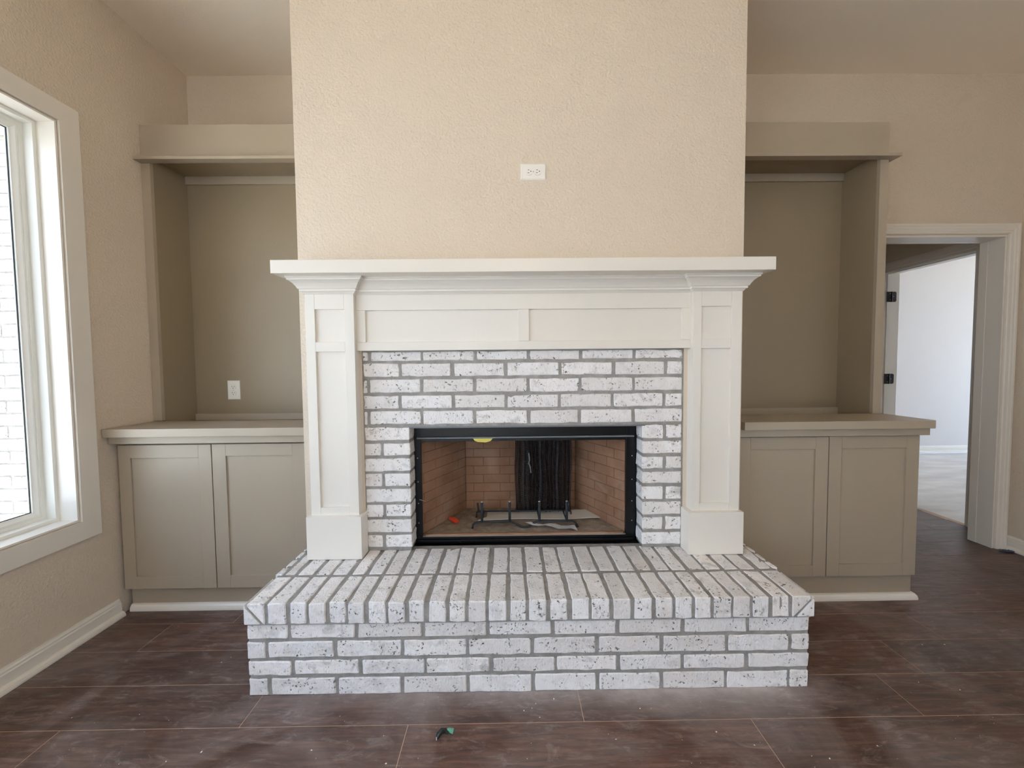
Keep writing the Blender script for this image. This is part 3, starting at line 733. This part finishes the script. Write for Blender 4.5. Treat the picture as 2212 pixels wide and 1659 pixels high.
bookcase(-1.999, CXL-.003, -1, 'open taupe bookcase niche in the left corner beside the window')
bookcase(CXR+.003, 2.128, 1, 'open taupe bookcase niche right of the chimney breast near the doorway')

# ------------------------------------------------------------------ outlets
def outlet(name, label, cx, y, cz, horizontal, hx=None):
    t = thing(name, label, 'outlet', (cx, y, cz-.035), None)
    w_, h_ = (.118, .0735) if horizontal else (.0765, .119)
    mb = MB(); bm = mb.bm; e = .005
    o_ = [bm.verts.new((cx+a*w_/2, y, cz+b*h_/2)) for a, b in ((-1, -1), (1, -1), (1, 1), (-1, 1))]
    m_ = [bm.verts.new((cx+a*(w_/2), y-.002, cz+b*(h_/2))) for a, b in ((-1, -1), (1, -1), (1, 1), (-1, 1))]
    i_ = [bm.verts.new((cx+a*(w_/2-e), y-.006, cz+b*(h_/2-e))) for a, b in ((-1, -1), (1, -1), (1, 1), (-1, 1))]
    bm.faces.new(o_); bm.faces.new(i_)
    for k in range(4):
        bm.faces.new((o_[k], o_[(k+1) % 4], m_[(k+1) % 4], m_[k])); bm.faces.new((m_[k], m_[(k+1) % 4], i_[(k+1) % 4], i_[k]))
    mb.obj('cover_plate', PLAST, t)
    for s_ in (-1, 1):
        def tr(a, b): return (cx+(s_*.0195+b*-1 if horizontal else a), cz+(a if horizontal else -s_*.0195+b))
        pts = []
        for k in range(20):
            an = 2*math.pi*k/20; a = .0172*math.cos(an); b = .0172*math.sin(an); b = max(-.0142, min(.0142, b)); pts.append(tr(a, b))
        mb = MB(); mb.prism(pts, y-.0088, y-.0058, 'Y'); r_ = mb.obj('receptacle', PLAST, t)
        mb = MB()
        for a in (-.0064, .0064):
            q = [tr(a-.0011, -.001), tr(a+.0011, -.001), tr(a+.0011, .0075 if a < 0 else .0062), tr(a-.0011, .0075 if a < 0 else .0062)]
            mb.prism(q, y-.0092, y-.0087, 'Y')
        q = [tr(.0024*math.cos(2*math.pi*k/10), -.0078+.0026*math.sin(2*math.pi*k/10)) for k in range(10)]
        mb.prism(q, y-.0092, y-.0087, 'Y'); mb.obj('slot', DARKP, r_)
    MB().tube([(cx, y-.0058, cz), (cx, y-.0075, cz)], .0026, 8).obj('screw', SCREW, t)
outlet('wall_outlet', 'white double outlet mounted sideways high on the chimney breast', .125, CY, 2.1525, True)
outlet('wall_outlet', 'white upright double outlet inside the left bookcase niche', -1.716, 2.560, 1.1215, False)
sw = thing('switch_plate', 'white switch plate on the right side face of the chimney breast', 'switch', (CXR, 2.0, 1.12))
MB().box(CXR, CXR+.006, 1.955, 2.03, 1.115, 1.232, bev=.0015).obj('cover_plate', PLAST, sw)
MB().box(CXR+.006, CXR+.012, 1.985, 2.0, 1.160, 1.185, bev=.001).obj('toggle', PLAST, sw)

# ------------------------------------------------------------------ litter
sc1 = thing('plastic_scrap', 'small bent scrap of black and green plastic on the plank floor', 'scrap', (-.225, 1.333, 0))
mb = MB(); mb.tube([(-.252, 1.318, .006), (-.248, 1.326, .014), (-.238, 1.333, .019), (-.225, 1.335, .018), (-.214, 1.332, .013)], [.0055, .009, .0095, .008, .0065], 10); mb.obj('black_half', BLKP, sc1)
mb = MB(); mb.tube([(-.226, 1.336, .019), (-.213, 1.336, .019), (-.199, 1.334, .016)], [.0045, .0065, .0085], 10); mb.obj('green_sleeve', GREEN, sc1)
mb = MB(); mb.tube([(-.2535, 1.3145, .004), (-.2535, 1.3150, .014)], .0012, 6); mb.obj('pale_edge', FLECK, sc1)
mb = MB(); pts = [(-.09, .0), (-.03, .016), (0.0, .010), (.028, .022), (.022, .008), (.055, .001), (.02, -.022), (-.03, -.018)]
mb.prism([(3.285+a*.75, 2.600+b*.9) for a, b in pts], .001, .004)
for v in mb.bm.verts: v.co.z += .006*abs(math.sin(v.co.x*90))
o = mb.obj('tape_scrap', BLUE); o['label'] = 'dark blue scrap of tape on the floor by the cased opening'; o['category'] = 'tape'
mb = MB()
def fleck(x, y, s_):
    m_ = bmesh.ops.create_icosphere(mb.bm, subdivisions=1, radius=s_)
    q = random.uniform(0, 3.14)
    for v in m_['verts']:
        c = v.co.copy(); c.x *= random.uniform(.8, 2.0); c.z *= .5
        v.co = Vector((x+c.x*math.cos(q)-c.y*math.sin(q), y+c.x*math.sin(q)+c.y*math.cos(q), s_*.45+c.z))
fpx = [(-.97, 1.565), (-1.07, 1.67), (-1.24, 1.70), (-1.22, 1.73), (-1.02, 1.29), (-1.11, 1.26), (.075, 1.44), (.045, 1.43), (.10, 1.40), (.09, 1.46), (.47, 1.43), (.51, 1.43), (.70, 1.33), (.35, 1.31),
       (1.83, 1.74), (1.93, 1.74), (1.26, 1.74), (1.60, 1.53), (1.72, 1.49), (.96, 1.24), (1.01, 1.23), (1.86, 1.22), (.16, 1.48), (-.62, 1.42), (-.66, 1.29), (-.4, 1.24), (.80, 1.28), (1.2, 1.27)]
for x, y in fpx: fleck(x, y, random.uniform(.0012, .0028))
for _ in range(60): fleck(random.uniform(-1.7, 2.2), random.uniform(1.2, 1.50), random.uniform(.0005, .0012))
o = mb.obj('plaster_crumbs', FLECK); o['kind'] = 'stuff'; o['label'] = 'white plaster crumbs scattered over the dark plank floor'; o['category'] = 'debris'

# ------------------------------------------------------------------ outside the window
g_ = MB().box(-30, 30, -30, 30, -.30, -.20).obj('ground', SOIL); g_['kind'] = 'structure'
ew = MB().box(-4.3, XL-.16, 2.452, 2.60, -.2, 2.625).obj('wall_exterior', MORT); ew['kind'] = 'structure'
vs = []
for k in range(4):
    mb = MB(); rough_brick(mb.bm, -.096, .096, -.025, .025, -.0325, .0325, amp=.0013, seed=k*9)
    me = bpy.data.meshes.new('brick'); bmesh.ops.recalc_face_normals(mb.bm, faces=mb.bm.faces); mb.bm.to_mesh(me); mb.bm.free(); me.materials.append(BRICK); vs.append(me)
for r_ in range(33):
    for k in range(9):
        x = -2.28-k*.2035-(.1018 if r_ % 2 else 0); z = .13+r_*.0757
        o = bpy.data.objects.new('brick', random.choice(vs)); C.objects.link(o); place(o, (x, 2.468, z), ew)
        o.rotation_euler = (0, random.choice((0, math.pi)), 0)
fb2 = MB().box(-4.3, XL-.16, 2.436, 2.60, 2.62, 2.95, bev=.004).obj('trim_3', TRIM); fb2['kind'] = 'structure'

pr = MB().box(-4.4, XL-.35, 1.25, 2.7, 2.96, 3.06).obj('shade_roof', TRIM); pr['kind'] = 'structure'  # unseen slab added to keep the sun off the outside bricks
rf = MB().box(XL-.35, 8.1, YF-1.75, 6.2, 3.22, 3.3).obj('shade_roof', SOIL); rf['kind'] = 'structure'  # rear eave drawn out to keep direct sun out of the rear window
